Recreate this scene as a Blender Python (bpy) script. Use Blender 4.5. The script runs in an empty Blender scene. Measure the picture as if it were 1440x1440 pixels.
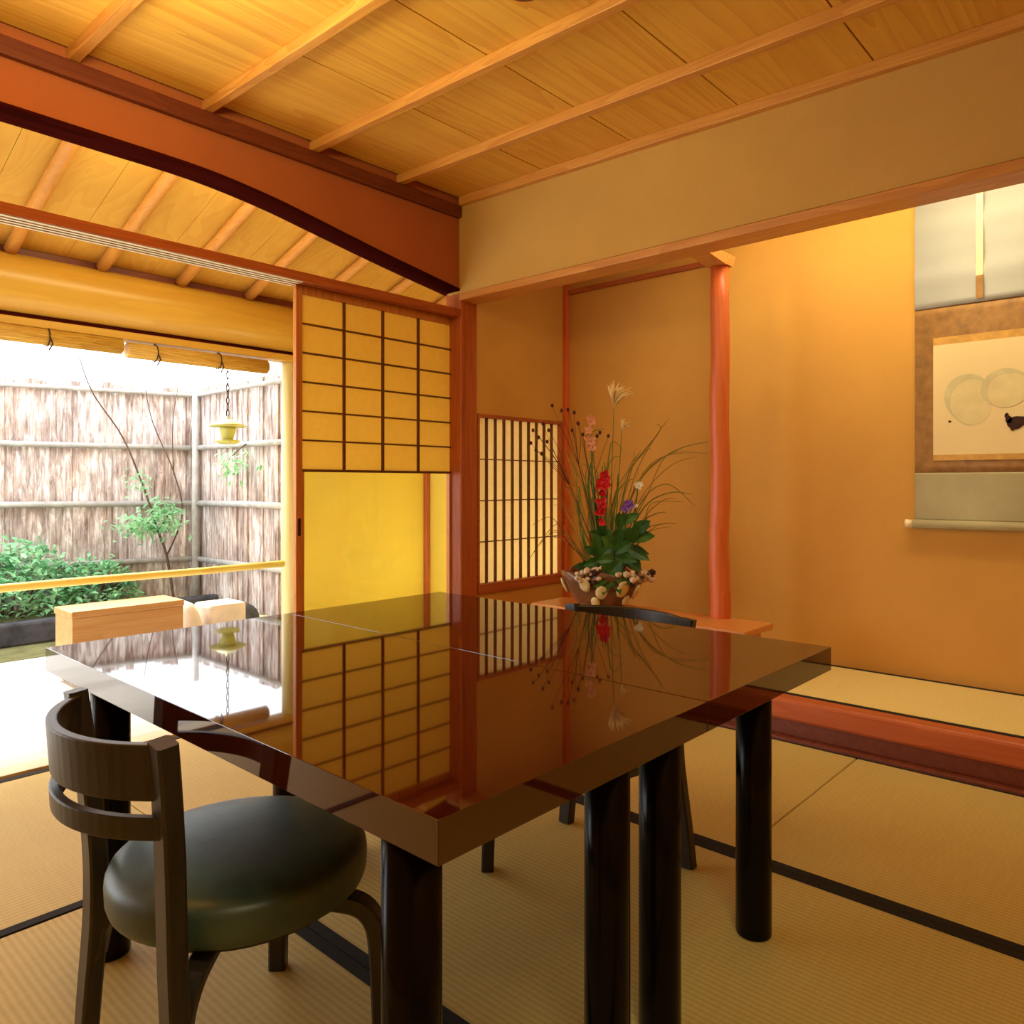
import bpy, bmesh, math, random
from mathutils import Vector, Matrix
random.seed(7)
scene = bpy.context.scene
COL = scene.collection
PI = math.pi

# ------------------------------------------------------------------ colour and materials
def lin(r, g, b):
    def f(c):
        c /= 255.0
        return c / 12.92 if c <= 0.04045 else ((c + 0.055) / 1.055) ** 2.4
    return (f(r), f(g), f(b), 1.0)

def new_mat(name):
    m = bpy.data.materials.new(name)
    m.use_nodes = True
    nt = m.node_tree
    b = nt.nodes['Principled BSDF']
    return m, nt, b

def coords(nt, scale=(1, 1, 1), rot=(0, 0, 0)):
    tc = nt.nodes.new('ShaderNodeTexCoord')
    mp = nt.nodes.new('ShaderNodeMapping')
    mp.inputs['Scale'].default_value = scale
    mp.inputs['Rotation'].default_value = rot
    nt.links.new(tc.outputs['Object'], mp.inputs['Vector'])
    return mp.outputs['Vector']

def ramp(nt, fac, stops):
    r = nt.nodes.new('ShaderNodeValToRGB')
    el = r.color_ramp.elements
    el[0].position, el[0].color = stops[0]
    el[1].position, el[1].color = stops[-1]
    for p, c in stops[1:-1]:
        e = el.new(p); e.color = c
    nt.links.new(fac, r.inputs['Fac'])
    return r.outputs['Color']

def bump(nt, b, height, strength=0.3, dist=0.002):
    n = nt.nodes.new('ShaderNodeBump')
    n.inputs['Strength'].default_value = strength
    n.inputs['Distance'].default_value = dist
    nt.links.new(height, n.inputs['Height'])
    nt.links.new(n.outputs['Normal'], b.inputs['Normal'])

def noise(nt, vec, scale, detail=4, rough=0.55, dist=0.0):
    n = nt.nodes.new('ShaderNodeTexNoise')
    n.inputs['Scale'].default_value = scale
    n.inputs['Detail'].default_value = detail
    n.inputs['Roughness'].default_value = rough
    n.inputs['Distortion'].default_value = dist
    nt.links.new(vec, n.inputs['Vector'])
    return n.outputs['Fac']

def plain(name, col, rough=0.5, spec=0.5, var=0.12, nscale=12.0):
    m, nt, b = new_mat(name)
    v = coords(nt)
    f = noise(nt, v, nscale, 3)
    lo = tuple(c * (1 - var) for c in col[:3]) + (1,)
    hi = tuple(min(1, c * (1 + var)) for c in col[:3]) + (1,)
    nt.links.new(ramp(nt, f, [(0.3, lo), (0.7, hi)]), b.inputs['Base Color'])
    b.inputs['Roughness'].default_value = rough
    b.inputs['Specular IOR Level'].default_value = spec
    return m

def plaster(name, col, var=0.06):
    m, nt, b = new_mat(name)
    v = coords(nt)
    f = noise(nt, v, 2.2, 6, 0.6)
    lo = tuple(c * (1 - var) for c in col[:3]) + (1,)
    hi = tuple(min(1, c * (1 + var)) for c in col[:3]) + (1,)
    nt.links.new(ramp(nt, f, [(0.3, lo), (0.7, hi)]), b.inputs['Base Color'])
    b.inputs['Roughness'].default_value = 0.9
    b.inputs['Specular IOR Level'].default_value = 0.15
    bump(nt, b, noise(nt, v, 260, 3), 0.25, 0.0012)
    return m

def wood(name, c1, c2, axis=0, rough=0.45, grain=1.0, spec=0.4, attr=False, bumpy=0.12):
    """long-grained timber; axis = the direction of the grain"""
    m, nt, b = new_mat(name)
    sc = [9.0 * grain] * 3
    sc[axis] = 0.55 * grain
    v = coords(nt, tuple(sc))
    if attr:
        at = nt.nodes.new('ShaderNodeAttribute'); at.attribute_name = 'board'
        ad = nt.nodes.new('ShaderNodeVectorMath'); ad.operation = 'MULTIPLY_ADD'
        nt.links.new(at.outputs['Vector'], ad.inputs[0])
        ad.inputs[1].default_value = (37.0, 19.0, 11.0)
        nt.links.new(v, ad.inputs[2])
        v = ad.outputs['Vector']
    n1 = noise(nt, v, 0.8, 2, 0.5, 0.6)
    w = nt.nodes.new('ShaderNodeMath'); w.operation = 'MULTIPLY'
    nt.links.new(n1, w.inputs[0]); w.inputs[1].default_value = 13.0
    s = nt.nodes.new('ShaderNodeMath'); s.operation = 'FRACT'
    nt.links.new(w.outputs[0], s.inputs[0])
    n2 = noise(nt, v, 5.0, 4, 0.65)
    mx = nt.nodes.new('ShaderNodeMath'); mx.operation = 'MULTIPLY_ADD'
    nt.links.new(s.outputs[0], mx.inputs[0]); mx.inputs[1].default_value = 0.45
    nt.links.new(n2, mx.inputs[2])
    fac = mx.outputs[0]
    if attr:
        ma = nt.nodes.new('ShaderNodeMath'); ma.operation = 'MULTIPLY_ADD'
        nt.links.new(at.outputs['Fac'], ma.inputs[0]); ma.inputs[1].default_value = 0.22
        nt.links.new(fac, ma.inputs[2]); fac = ma.outputs[0]
    nt.links.new(ramp(nt, fac, [(0.25, c2), (1.05, c1)]), b.inputs['Base Color'])
    b.inputs['Roughness'].default_value = rough
    b.inputs['Specular IOR Level'].default_value = spec
    bump(nt, b, fac, bumpy, 0.0015)
    return m

def lacquer(name, col, rough=0.06, ior=1.9):
    m, nt, b = new_mat(name)
    v = coords(nt)
    f = noise(nt, v, 3.0, 2)
    hi = tuple(c * 1.25 for c in col[:3]) + (1,)
    nt.links.new(ramp(nt, f, [(0.3, col), (0.7, hi)]), b.inputs['Base Color'])
    b.inputs['Roughness'].default_value = rough
    b.inputs['IOR'].default_value = ior
    bump(nt, b, noise(nt, v, 2.2, 1), 0.05, 0.004)
    return m

def tatami(name, ribs_axis):
    m, nt, b = new_mat(name)
    v = coords(nt)
    w = nt.nodes.new('ShaderNodeTexWave')
    w.wave_type = 'BANDS'
    w.bands_direction = 'Y' if ribs_axis == 0 else 'X'
    w.inputs['Scale'].default_value = 21.0
    w.inputs['Distortion'].default_value = 0.6
    w.inputs['Detail'].default_value = 1.0
    nt.links.new(v, w.inputs['Vector'])
    sc = (240, 14, 10) if ribs_axis == 1 else (14, 240, 10)
    sc = (sc[1], sc[0], sc[2])
    v2 = coords(nt, sc)
    n = noise(nt, v2, 1.0, 3)
    v3 = coords(nt)
    n3 = noise(nt, v3, 1.6, 3)
    a = nt.nodes.new('ShaderNodeMath'); a.operation = 'MULTIPLY_ADD'
    nt.links.new(w.outputs['Fac'], a.inputs[0]); a.inputs[1].default_value = 0.26
    nm = nt.nodes.new('ShaderNodeMath'); nm.operation = 'MULTIPLY'; nm.inputs[1].default_value = .35
    nt.links.new(n, nm.inputs[0]); nt.links.new(nm.outputs[0], a.inputs[2])
    a2 = nt.nodes.new('ShaderNodeMath'); a2.operation = 'MULTIPLY_ADD'
    nt.links.new(n3, a2.inputs[0]); a2.inputs[1].default_value = 0.35
    nt.links.new(a.outputs[0], a2.inputs[2])
    nt.links.new(ramp(nt, a2.outputs[0], [(0.2, TATAMI_LO), (0.85, TATAMI_HI)]), b.inputs['Base Color'])
    b.inputs['Roughness'].default_value = 0.6
    b.inputs['Specular IOR Level'].default_value = 0.3
    bump(nt, b, a.outputs[0], 0.3, 0.002)
    return m

def paper(name, col, trans=0.55):
    m, nt, b = new_mat(name)
    v = coords(nt)
    f = noise(nt, v, 30, 4)
    hi = tuple(min(1, c * 1.06) for c in col[:3]) + (1,)
    cc = ramp(nt, f, [(0.3, col), (0.7, hi)])
    nt.links.new(cc, b.inputs['Base Color'])
    b.inputs['Roughness'].default_value = 0.9
    b.inputs['Specular IOR Level'].default_value = 0.1
    t = nt.nodes.new('ShaderNodeBsdfTranslucent')
    nt.links.new(cc, t.inputs['Color'])
    mx = nt.nodes.new('ShaderNodeMixShader'); mx.inputs[0].default_value = trans
    nt.links.new(b.outputs[0], mx.inputs[1]); nt.links.new(t.outputs[0], mx.inputs[2])
    nt.links.new(mx.outputs[0], nt.nodes['Material Output'].inputs['Surface'])
    return m

def leafmat(name, c1, c2, trans=0.35, scale=9.0, rough=0.45):
    m, nt, b = new_mat(name)
    v = coords(nt)
    f = noise(nt, v, scale, 2)
    cc = ramp(nt, f, [(0.3, c1), (0.7, c2)])
    nt.links.new(cc, b.inputs['Base Color'])
    b.inputs['Roughness'].default_value = rough
    b.inputs['Specular IOR Level'].default_value = 0.3
    t = nt.nodes.new('ShaderNodeBsdfTranslucent')
    nt.links.new(cc, t.inputs['Color'])
    mx = nt.nodes.new('ShaderNodeMixShader'); mx.inputs[0].default_value = trans
    nt.links.new(b.outputs[0], mx.inputs[1]); nt.links.new(t.outputs[0], mx.inputs[2])
    nt.links.new(mx.outputs[0], nt.nodes['Material Output'].inputs['Surface'])
    return m

def bark(name):
    m, nt, b = new_mat(name)
    v = coords(nt, (34, 34, 4.5))
    n1 = noise(nt, v, 1.0, 6, 0.7, 0.8)
    v2 = coords(nt, (7, 7, 3.0))
    n2 = noise(nt, v2, 1.0, 4, 0.6)
    a = nt.nodes.new('ShaderNodeMath'); a.operation = 'MULTIPLY_ADD'
    nt.links.new(n2, a.inputs[0]); a.inputs[1].default_value = 0.55
    nt.links.new(n1, a.inputs[2])
    c = ramp(nt, a.outputs[0], [(0.42, lin(52, 40, 36)), (0.58, lin(124, 106, 98)), (0.76, lin(178, 160, 152)), (0.93, lin(232, 224, 220))])
    v3 = coords(nt, (2.6, 2.6, 1.8))
    n3 = noise(nt, v3, 1.0, 4, 0.7)
    mr = nt.nodes.new('ShaderNodeMix'); mr.data_type = 'RGBA'; mr.blend_type = 'MULTIPLY'
    tint = ramp(nt, n3, [(0.40, (1, 1, 1, 1)), (0.62, (1.0, .88, .80, 1)), (0.80, (.80, .75, .72, 1))])
    mr.inputs[0].default_value = 1.0
    nt.links.new(c, mr.inputs[6]); nt.links.new(tint, mr.inputs[7])
    nt.links.new(mr.outputs[2], b.inputs['Base Color'])
    b.inputs['Roughness'].default_value = 0.9
    bump(nt, b, n1, 0.9, 0.012)
    return m

def glassmat(name):
    m, nt, b = new_mat(name)
    b.inputs['Base Color'].default_value = (1, 1, 1, 1)
    b.inputs['Roughness'].default_value = 0.0
    b.inputs['IOR'].default_value = 1.45
    b.inputs['Transmission Weight'].default_value = 1.0
    return m

TATAMI_LO, TATAMI_HI = lin(182, 156, 80), lin(220, 196, 120)
M = {}
M['tatami_y'] = tatami('tatami_weave_long_y', 1)
M['tatami_x'] = tatami('tatami_weave_long_x', 0)
TATAMI_LO, TATAMI_HI = lin(222, 196, 118), lin(244, 222, 150)
M['toko_mat'] = tatami('alcove_mat_weave', 1)
M['heri'] = plain('mat_border_cloth', lin(42, 38, 34), 0.85, 0.2, 0.25, 150)
M['ceil'] = wood('cedar_ceiling_board', lin(236, 182, 76), lin(214, 146, 54), 0, 0.45, 0.5, 0.3, True, 0.05)
M['batten'] = wood('ceiling_batten_wood', lin(222, 160, 76), lin(196, 126, 54), 1, 0.4, 1.2)
M['roofboard'] = wood('veranda_roof_board', lin(212, 162, 66), lin(202, 146, 56), 1, 0.6, 0.5, 0.2)
M['rafter'] = wood('round_rafter_wood', lin(206, 142, 60), lin(190, 122, 46), 1, 0.45, 1.0)
M['log'] = wood('polished_log', lin(212, 164, 64), lin(202, 150, 54), 0, 0.33, 0.5, 0.5, False, 0.03)
M['redwood_x'] = wood('reddish_timber_x', lin(184, 98, 50), lin(154, 72, 32), 0, 0.4, 1.0)
M['redwood_y'] = wood('reddish_timber_y', lin(184, 98, 50), lin(154, 72, 32), 1, 0.4, 1.0)
M['redwood_z'] = wood('reddish_timber_z', lin(190, 102, 52), lin(162, 78, 36), 2, 0.4, 1.0)
M['post'] = wood('alcove_post_wood', lin(216, 110, 50), lin(200, 90, 38), 2, 0.42, 0.8)
M['lintel'] = wood('lintel_timber', lin(214, 148, 74), lin(188, 118, 54), 1, 0.4, 1.0)
M['darktrim'] = wood('dark_ceiling_trim', lin(122, 56, 28), lin(98, 40, 20), 0, 0.5, 1.0)
M['archedge'] = wood('dark_arch_edge', lin(66, 18, 12), lin(46, 10, 8), 0, 0.95, 1.0, 0.0)
M['shoji_wood'] = wood('shoji_frame_wood', lin(210, 134, 66), lin(180, 104, 46), 2, 0.4, 1.2)
M['shoji_bar'] = wood('shoji_lattice_wood', lin(116, 62, 26), lin(84, 42, 18), 0, 0.5, 1.2)
M['stand'] = wood('flower_stand_wood', lin(218, 144, 74), lin(190, 112, 52), 1, 0.3, 0.8)
M['kamachi'] = wood('alcove_sill_wood', lin(192, 98, 52), lin(176, 82, 40), 1, 0.4, 0.8)
M['wall'] = plaster('ochre_plaster', lin(204, 160, 84))
M['wall_alcove'] = plaster('amber_plaster', lin(206, 150, 70))
M['wall_red'] = plaster('russet_plaster', lin(176, 98, 54))
M['wall_yellow'] = plaster('yellow_plaster', lin(238, 214, 92))
M['paper'] = paper('shoji_paper', lin(242, 214, 128), 0.6)
M['paper_w'] = paper('window_paper', lin(246, 232, 196), 0.75)
M['slide'] = plain('pale_slide_strip', lin(226, 214, 180), 0.5, 0.4, 0.05)
M['pale_wood'] = wood('pale_threshold_wood', lin(226, 204, 164), lin(206, 180, 136), 0, 0.4, 1.0)
M['palepost'] = wood('pale_round_post', lin(240, 226, 168), lin(230, 210, 140), 2, 0.4, 0.7)
M['glass'] = glassmat('clear_glass')
M['table'] = lacquer('brown_black_lacquer', (0.042, 0.0058, 0.0016, 1), 0.03, 1.85)
M['tleg'] = lacquer('black_lacquer', (0.004, 0.002, 0.0015, 1), 0.2, 1.38)
M['tleg'].node_tree.nodes['Principled BSDF'].inputs['Specular IOR Level'].default_value = .22
M['chairwood'] = wood('ebonised_chair_wood', lin(48, 40, 32), lin(30, 24, 19), 2, 0.38, 1.2, 0.5)
M['leather'] = plain('black_green_leather', lin(58, 76, 66), 0.42, 0.6, 0.4, 11)
M['deck'] = plain('pale_veranda_stone', lin(186, 182, 172), 0.6, 0.3, 0.06, 8)
M['gravel'] = plain('pale_gravel', lin(196, 192, 184), 0.9, 0.2, 0.18, 120)
M['earth'] = plain('mossy_earth', lin(104, 100, 66), 0.95, 0.1, 0.45, 5)
M['stone'] = plain('dark_garden_stone', lin(74, 72, 78), 0.85, 0.2, 0.4, 9)
M['palestone'] = plain('pale_garden_stone', lin(206, 186, 166), 0.85, 0.2, 0.2, 7)
M['bark'] = bark('cedar_bark')
M['bamboo_grey'] = plain('weathered_bamboo', lin(176, 170, 164), 0.6, 0.3, 0.2, 14)
M['bamboo_yel'] = wood('yellow_bamboo', lin(232, 206, 104), lin(214, 176, 74), 0, 0.35, 0.7, 0.5)
M['blind'] = wood('reed_blind', lin(222, 180, 84), lin(188, 134, 50), 0, 0.6, 1.5, 0.3)
M['cord'] = plain('dark_cord', lin(56, 40, 30), 0.8, 0.2)
M['bench'] = wood('bench_wood', lin(198, 152, 96), lin(182, 128, 72), 0, 0.4, 0.8)
M['bronze'] = plain('verdigris_lantern_metal', lin(186, 180, 96), 0.5, 0.5, 0.15)
M['azalea'] = leafmat('azalea_leaves', lin(86, 156, 104), lin(186, 232, 184), 0.35, 7.0)
M['maple'] = leafmat('maple_leaves', lin(110, 170, 120), lin(170, 216, 160), 0.4, 5.0)
M['branch'] = plain('garden_branch_bark', lin(92, 72, 62), 0.9, 0.2, 0.3)
M['ceramic'] = plain('brown_ceramic_glaze', lin(110, 68, 40), 0.3, 0.5, 0.45, 16)
M['cream'] = plain('cream_ceramic_glaze', lin(214, 190, 134), 0.35, 0.5, 0.12, 30)
M['grass'] = leafmat('grass_blade_green', lin(98, 106, 44), lin(146, 138, 60), 0.3, 6)
M['drygrass'] = leafmat('grass_blade_straw', lin(150, 116, 52), lin(186, 150, 76), 0.3, 6)
M['leafblade'] = leafmat('sword_leaf_green', lin(58, 98, 34), lin(104, 136, 54), 0.25, 10)
M['leaf'] = leafmat('broad_leaf_green', lin(28, 70, 24), lin(76, 120, 44), 0.2, 14)
M['stem'] = plain('green_stem', lin(86, 110, 44), 0.5, 0.3)
M['twig'] = plain('brown_twig', lin(84, 52, 28), 0.7, 0.3)
M['red'] = leafmat('red_petals', lin(190, 14, 20), lin(226, 36, 40), 0.3, 20)
M['pink'] = leafmat('peach_petals', lin(224, 150, 104), lin(240, 184, 140), 0.35, 20)
M['purple'] = leafmat('purple_petals', lin(120, 70, 170), lin(160, 104, 206), 0.3, 20)
M['white'] = leafmat('white_petals', lin(236, 226, 200), lin(250, 244, 226), 0.3, 20)
M['plume'] = leafmat('pampas_plume', lin(240, 206, 132), lin(252, 230, 176), 0.4, 20)
M['berry'] = plain('dark_burnet_heads', lin(74, 26, 24), 0.6, 0.3)
M['dried'] = plain('dried_blossom', lin(206, 178, 150), 0.8, 0.2, 0.3, 60)
M['dried_dark'] = plain('dried_seed_heads', lin(70, 44, 36), 0.8, 0.2, 0.3, 60)
M['silk_white'] = plain('scroll_pale_silk', lin(178, 174, 160), 0.7, 0.3, 0.05, 3)
M['silk_brown'] = plain('scroll_brown_brocade', lin(158, 112, 56), 0.65, 0.4, 0.25, 26)
M['silk_gold'] = plain('scroll_gold_strip', lin(206, 152, 66), 0.5, 0.5, 0.15, 40)
M['silk_green'] = plain('scroll_olive_silk', lin(176, 160, 112), 0.65, 0.4, 0.1, 5)
M['washi'] = plain('scroll_painting_paper', lin(232, 204, 146), 0.8, 0.2, 0.04, 3)
M['ink_pale'] = plain('pale_ink_wash', lin(220, 198, 142), 0.85, 0.1, 0.08, 14)
M['ink_mid'] = plain('grey_ink_wash', lin(206, 188, 138), 0.85, 0.1, 0.1, 14)
M['ink_dark'] = plain('black_ink', lin(66, 42, 34), 0.85, 0.1, 0.3, 40)
M['ivory'] = plain('ivory_knob', lin(236, 216, 164), 0.4, 0.5, 0.05)

# ------------------------------------------------------------------ mesh builder
class MB:
    def __init__(self):
        self.bm = bmesh.new()
        self.bl = self.bm.faces.layers.float.new('board')
    def box(self, x0, x1, y0, y1, z0, z1, bev=0.0, val=0.0, mat=None):
        g = bmesh.ops.create_cube(self.bm, size=1.0)
        vs = g['verts']
        for v in vs:
            v.co = Vector((x0 + (v.co.x + .5) * (x1 - x0), y0 + (v.co.y + .5) * (y1 - y0), z0 + (v.co.z + .5) * (z1 - z0)))
        if mat is not None:
            bmesh.ops.transform(self.bm, matrix=mat, verts=vs)
        fs = set(f for v in vs for f in v.link_faces)
        for f in fs: f[self.bl] = val
        if bev:
            es = list(set(e for v in vs for e in v.link_edges))
            bmesh.ops.bevel(self.bm, geom=es, offset=bev, segments=2, affect='EDGES', profile=0.5)
        return self
    def tube(self, pts, rad, n=10, cap=True, flat=None, up=None):
        """sweep a round (or flattened: flat=(a,b)) section along pts"""
        pts = [Vector(p) for p in pts]
        if not isinstance(rad, (list, tuple)): rad = [rad] * len(pts)
        rings = []
        prev = Vector(up) if up else None
        for i, p in enumerate(pts):
            a = pts[max(0, i - 1)]; c = pts[min(len(pts) - 1, i + 1)]
            d = (c - a).normalized()
            ref = prev if prev is not None else (Vector((0, 0, 1)) if abs(d.z) < 0.9 else Vector((1, 0, 0)))
            u = (ref - d * ref.dot(d))
            if u.length < 1e-5:
                u = d.orthogonal()
            u.normalize()
            w = d.cross(u)
            prev = u
            fa, fb = flat if flat else (1, 1)
            ring = []
            for k in range(n):
                t = 2 * PI * k / n
                ring.append(self.bm.verts.new(p + u * (math.cos(t) * rad[i] * fa) + w * (math.sin(t) * rad[i] * fb)))
            rings.append(ring)
        for i in range(len(rings) - 1):
            for k in range(n):
                f = self.bm.faces.new((rings[i][k], rings[i][(k + 1) % n], rings[i + 1][(k + 1) % n], rings[i + 1][k]))
                f.smooth = True
        if cap:
            self.bm.faces.new(rings[0][::-1]); self.bm.faces.new(rings[-1])
        return self
    def bar(self, pts, w, h, up, bev=0.0):
        """sweep a rectangle: w across, h along 'up'"""
        pts = [Vector(p) for p in pts]
        prev = Vector(up); rings = []
        for i, p in enumerate(pts):
            a = pts[max(0, i - 1)]; c = pts[min(len(pts) - 1, i + 1)]
            d = (c - a).normalized()
            u = prev - d * prev.dot(d); u.normalize(); s = d.cross(u); prev = u
            ww = w[i] if isinstance(w, (list, tuple)) else w
            hh = h[i] if isinstance(h, (list, tuple)) else h
            e = bev
            sec = [(-ww/2+e, -hh/2), (ww/2-e, -hh/2), (ww/2, -hh/2+e), (ww/2, hh/2-e), (ww/2-e, hh/2), (-ww/2+e, hh/2), (-ww/2, hh/2-e), (-ww/2, -hh/2+e)] if e else [(-ww/2, -hh/2), (ww/2, -hh/2), (ww/2, hh/2), (-ww/2, hh/2)]
            rings.append([self.bm.verts.new(p + s * q[0] + u * q[1]) for q in sec])
        n = len(rings[0])
        for i in range(len(rings) - 1):
            for k in range(n):
                self.bm.faces.new((rings[i][k], rings[i][(k + 1) % n], rings[i + 1][(k + 1) % n], rings[i + 1][k]))
        self.bm.faces.new(rings[0][::-1]); self.bm.faces.new(rings[-1])
        return self
    def lathe(self, prof, c=(0, 0, 0), n=32, wob=None):
        rings = []
        for j, (r, z) in enumerate(prof):
            ring = []
            for k in range(n):
                t = 2 * PI * k / n
                rr, zz = (r, z) if wob is None else wob(j, t, r, z)
                ring.append(self.bm.verts.new((c[0] + rr * math.cos(t), c[1] + rr * math.sin(t), c[2] + zz)))
            rings.append(ring)
        for i in range(len(rings) - 1):
            for k in range(n):
                f = self.bm.faces.new((rings[i][k], rings[i][(k + 1) % n], rings[i + 1][(k + 1) % n], rings[i + 1][k]))
                f.smooth = True
        self.bm.faces.new(rings[0][::-1]); self.bm.faces.new(rings[-1])
        return self
    def prism(self, pts, vec):
        """extrude a polygon (list of 3-D points) along vec"""
        a = [self.bm.verts.new(p) for p in pts]
        b = [self.bm.verts.new(Vector(p) + Vector(vec)) for p in pts]
        n = len(a)
        self.bm.faces.new(a[::-1]); self.bm.faces.new(b)
        for k in range(n):
            self.bm.faces.new((a[k], a[(k + 1) % n], b[(k + 1) % n], b[k]))
        return self
    def ball(self, c, r, sub=2, sq=(1, 1, 1), rot=None, jit=0.0):
        g = bmesh.ops.create_icosphere(self.bm, subdivisions=sub, radius=1.0)
        R = rot or Matrix.Identity(3)
        for v in g['verts']:
            k = 1 + random.uniform(-jit, jit)
            v.co = Vector(c) + R @ Vector((v.co.x * r * sq[0] * k, v.co.y * r * sq[1] * k, v.co.z * r * sq[2] * k))
        for f in set(f for v in g['verts'] for f in v.link_faces): f.smooth = True
        return self
    def leaf(self, p, d, nrm, L, W, droop=0.15, seg=3):
        """a pointed leaf blade from p along d, with a slight fold and droop"""
        p = Vector(p); d = Vector(d).normalized(); nrm = Vector(nrm)
        s = d.cross(nrm)
        if s.length < 1e-4: s = d.orthogonal()
        s.normalize(); u = s.cross(d)
        rows = []
        for i in range(seg + 1):
            t = i / seg
            w = W * 0.5 * math.sin(PI * (0.12 + 0.88 * t)) if i < seg else 0.0
            c = p + d * (L * t) - Vector((0, 0, 1)) * (droop * L * t * t)
            if i == seg: rows.append([self.bm.verts.new(c)])
            else: rows.append([self.bm.verts.new(c - s * w + u * w * .25), self.bm.verts.new(c), self.bm.verts.new(c + s * w + u * w * .25)])
        for i in range(seg):
            a, b = rows[i], rows[i + 1]
            if len(b) == 3:
                self.bm.faces.new((a[0], a[1], b[1], b[0])); self.bm.faces.new((a[1], a[2], b[2], b[1]))
            else:
                self.bm.faces.new((a[0], a[1], b[0])); self.bm.faces.new((a[1], a[2], b[0]))
        return self
    def build(self, name, mat, parent=None, smooth=False, solid=0.0):
        bmesh.ops.recalc_face_normals(self.bm, faces=self.bm.faces[:])
        off = Vector((0, 0, 0))
        q = parent
        while q is not None:
            off += q.location; q = q.parent
        if parent is None:
            xs = [v.co for v in self.bm.verts]
            lo = [min(c[i] for c in xs) for i in range(3)]; hi = [max(c[i] for c in xs) for i in range(3)]
            off = Vector(((lo[0] + hi[0]) / 2, (lo[1] + hi[1]) / 2, lo[2]))
        for v in self.bm.verts: v.co -= off
        me = bpy.data.meshes.new(name)
        self.bm.to_mesh(me); self.bm.free()
        if smooth:
            for f in me.polygons: f.use_smooth = True
        me.materials.append(mat)
        o = bpy.data.objects.new(name, me)
        COL.objects.link(o)
        if parent is not None: o.parent = parent
        else: o.location = off
        if solid:
            md = o.modifiers.new('Solidify', 'SOLIDIFY'); md.thickness = solid; md.offset = 0
        return o

def tag(o, label=None, cat=None, group=None, kind=None):
    if label: o['label'] = label
    if cat: o['category'] = cat
    if group: o['group'] = group
    if kind: o['kind'] = kind
    return o

def thing(name, loc, label, cat, group=None, kind=None):
    o = bpy.data.objects.new(name, None); COL.objects.link(o)
    o.location = loc
    o.empty_display_size = 0.1
    return tag(o, label, cat, group, kind)

def copy_tree(o, parent=None):
    c = o.copy(); COL.objects.link(c)
    if parent is not None: c.parent = parent
    for ch in list(o.children): copy_tree(ch, c)
    return c

S = 'structure'
# room: X to the alcove, Y to the veranda. Camera at the origin, 1 m up.
Y0, X1 = 3.0, 2.87            # veranda side, alcove side
XB, YB = -1.05, -1.05         # the two sides behind the camera
ZC = 2.50                     # ceiling height in the middle; it rises a little towards the veranda
def CT(y): return -.028 + .026 * y
YK, XE = 4.45, 3.90           # outer veranda line, veranda end
ZT = 0.153                    # alcove platform

# ------------------------------------------------------------------ floor and mats
tag(MB().box(XB, X1 + .05, YB, Y0 + .02, -.12, -.055).build('floor', M['earth']), 'dark subfloor under the straw mats', 'floor', kind=S)

def mat_thing(name, x0, x1, y0, y1, along, label, group, z=0.0, th=0.05, mat=None, borders=True, bw=0.03):
    t = thing(name, ((x0 + x1) / 2, (y0 + y1) / 2, z - th), label, 'tatami mat', group)
    g = 0.0015
    MB().box(x0 + g, x1 - g, y0 + g, y1 - g, z - th, z, 0.004).build('mat_surface', mat or (M['tatami_y'] if along == 1 else M['tatami_x']), t)
    if borders:
        for s in (0, 1):
            b = MB()
            if along == 1:
                xa = x0 + g if s == 0 else x1 - bw
                b.box(xa, xa + bw - g, y0 + g, y1 - g, z - .02, z + .0018)
            else:
                ya = y0 + g if s == 0 else y1 - bw
                b.box(x0 + g, x1 - g, ya, ya + bw - g, z - .02, z + .0018)
            tag(b.build('cloth_border', M['heri'], t), 'dark cloth border')
    return t
G = 'tatami mats covering the room floor'
mat_thing('tatami_mat', XB, .96, 1.96, Y0, 0, 'tatami mat along the veranda opening, pale in the daylight', G)
mat_thing('tatami_mat', 0.0, .96, -.05, 1.96, 1, 'tatami mat under the near chair, with coarse diagonal ribs', G)
mat_thing('tatami_mat', XB, 0.0, -.05, 1.96, 1, 'tatami mat at the lower left, left of the near chair', G)
mat_thing('tatami_mat', .96, 1.93, 1.96, Y0, 0, 'half tatami mat behind the tables, before the paper sliding screen', G)
mat_thing('tatami_mat', .96, 1.93, 0.0, 1.96, 1, 'tatami mat under the lacquered tables and the far chair', G)
mat_thing('tatami_mat', .96, 1.93, YB, 0.0, 1, 'tatami mat nearest the viewer, short of the lacquered tables', G)
mat_thing('tatami_mat', 1.93, X1 + .05, .93, Y0, 1, 'tatami mat before the alcove, beyond the thin cross joint', G)
mat_thing('tatami_mat', 1.93, X1 + .05, YB, .93, 1, 'tatami mat before the alcove, at the lower right of the photo', G)

# ------------------------------------------------------------------ ceiling of the room
c = MB()
ys = [YB, -.66, -.15, .35, .86, 1.37, 1.88, 2.39, Y0 - .015]
for i in range(len(ys) - 1):
    c.box(XB, X1, ys[i] + .003, ys[i + 1] - .003, ZC, ZC + .02, 0, random.random())
c.box(XB - .1, X1, YB - .1, Y0 + .09, ZC + .022, ZC + .05, 0, .3)
for v in c.bm.verts: v.co.z += CT(v.co.y)
ceil = tag(c.build('ceiling', M['ceil']), 'honey coloured cedar board ceiling with thin battens', 'ceiling', kind=S)
for x in (-.54, -.04, .46, .96, 1.457, 1.958, 2.46):
    bt = MB().box(x - .019, x + .019, YB, Y0, ZC - .042, ZC, .003)
    for v in bt.bm.verts: v.co.z += CT(v.co.y)
    bt.build('batten', M['batten'], ceil)
tag(MB().box(XB, X1, Y0 - .028, Y0 + .0, ZC - .060, ZC + .005, .004).build('trim_1', M['darktrim']), 'dark ceiling trim above the arched veranda wall', 'trim', kind=S)
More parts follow.
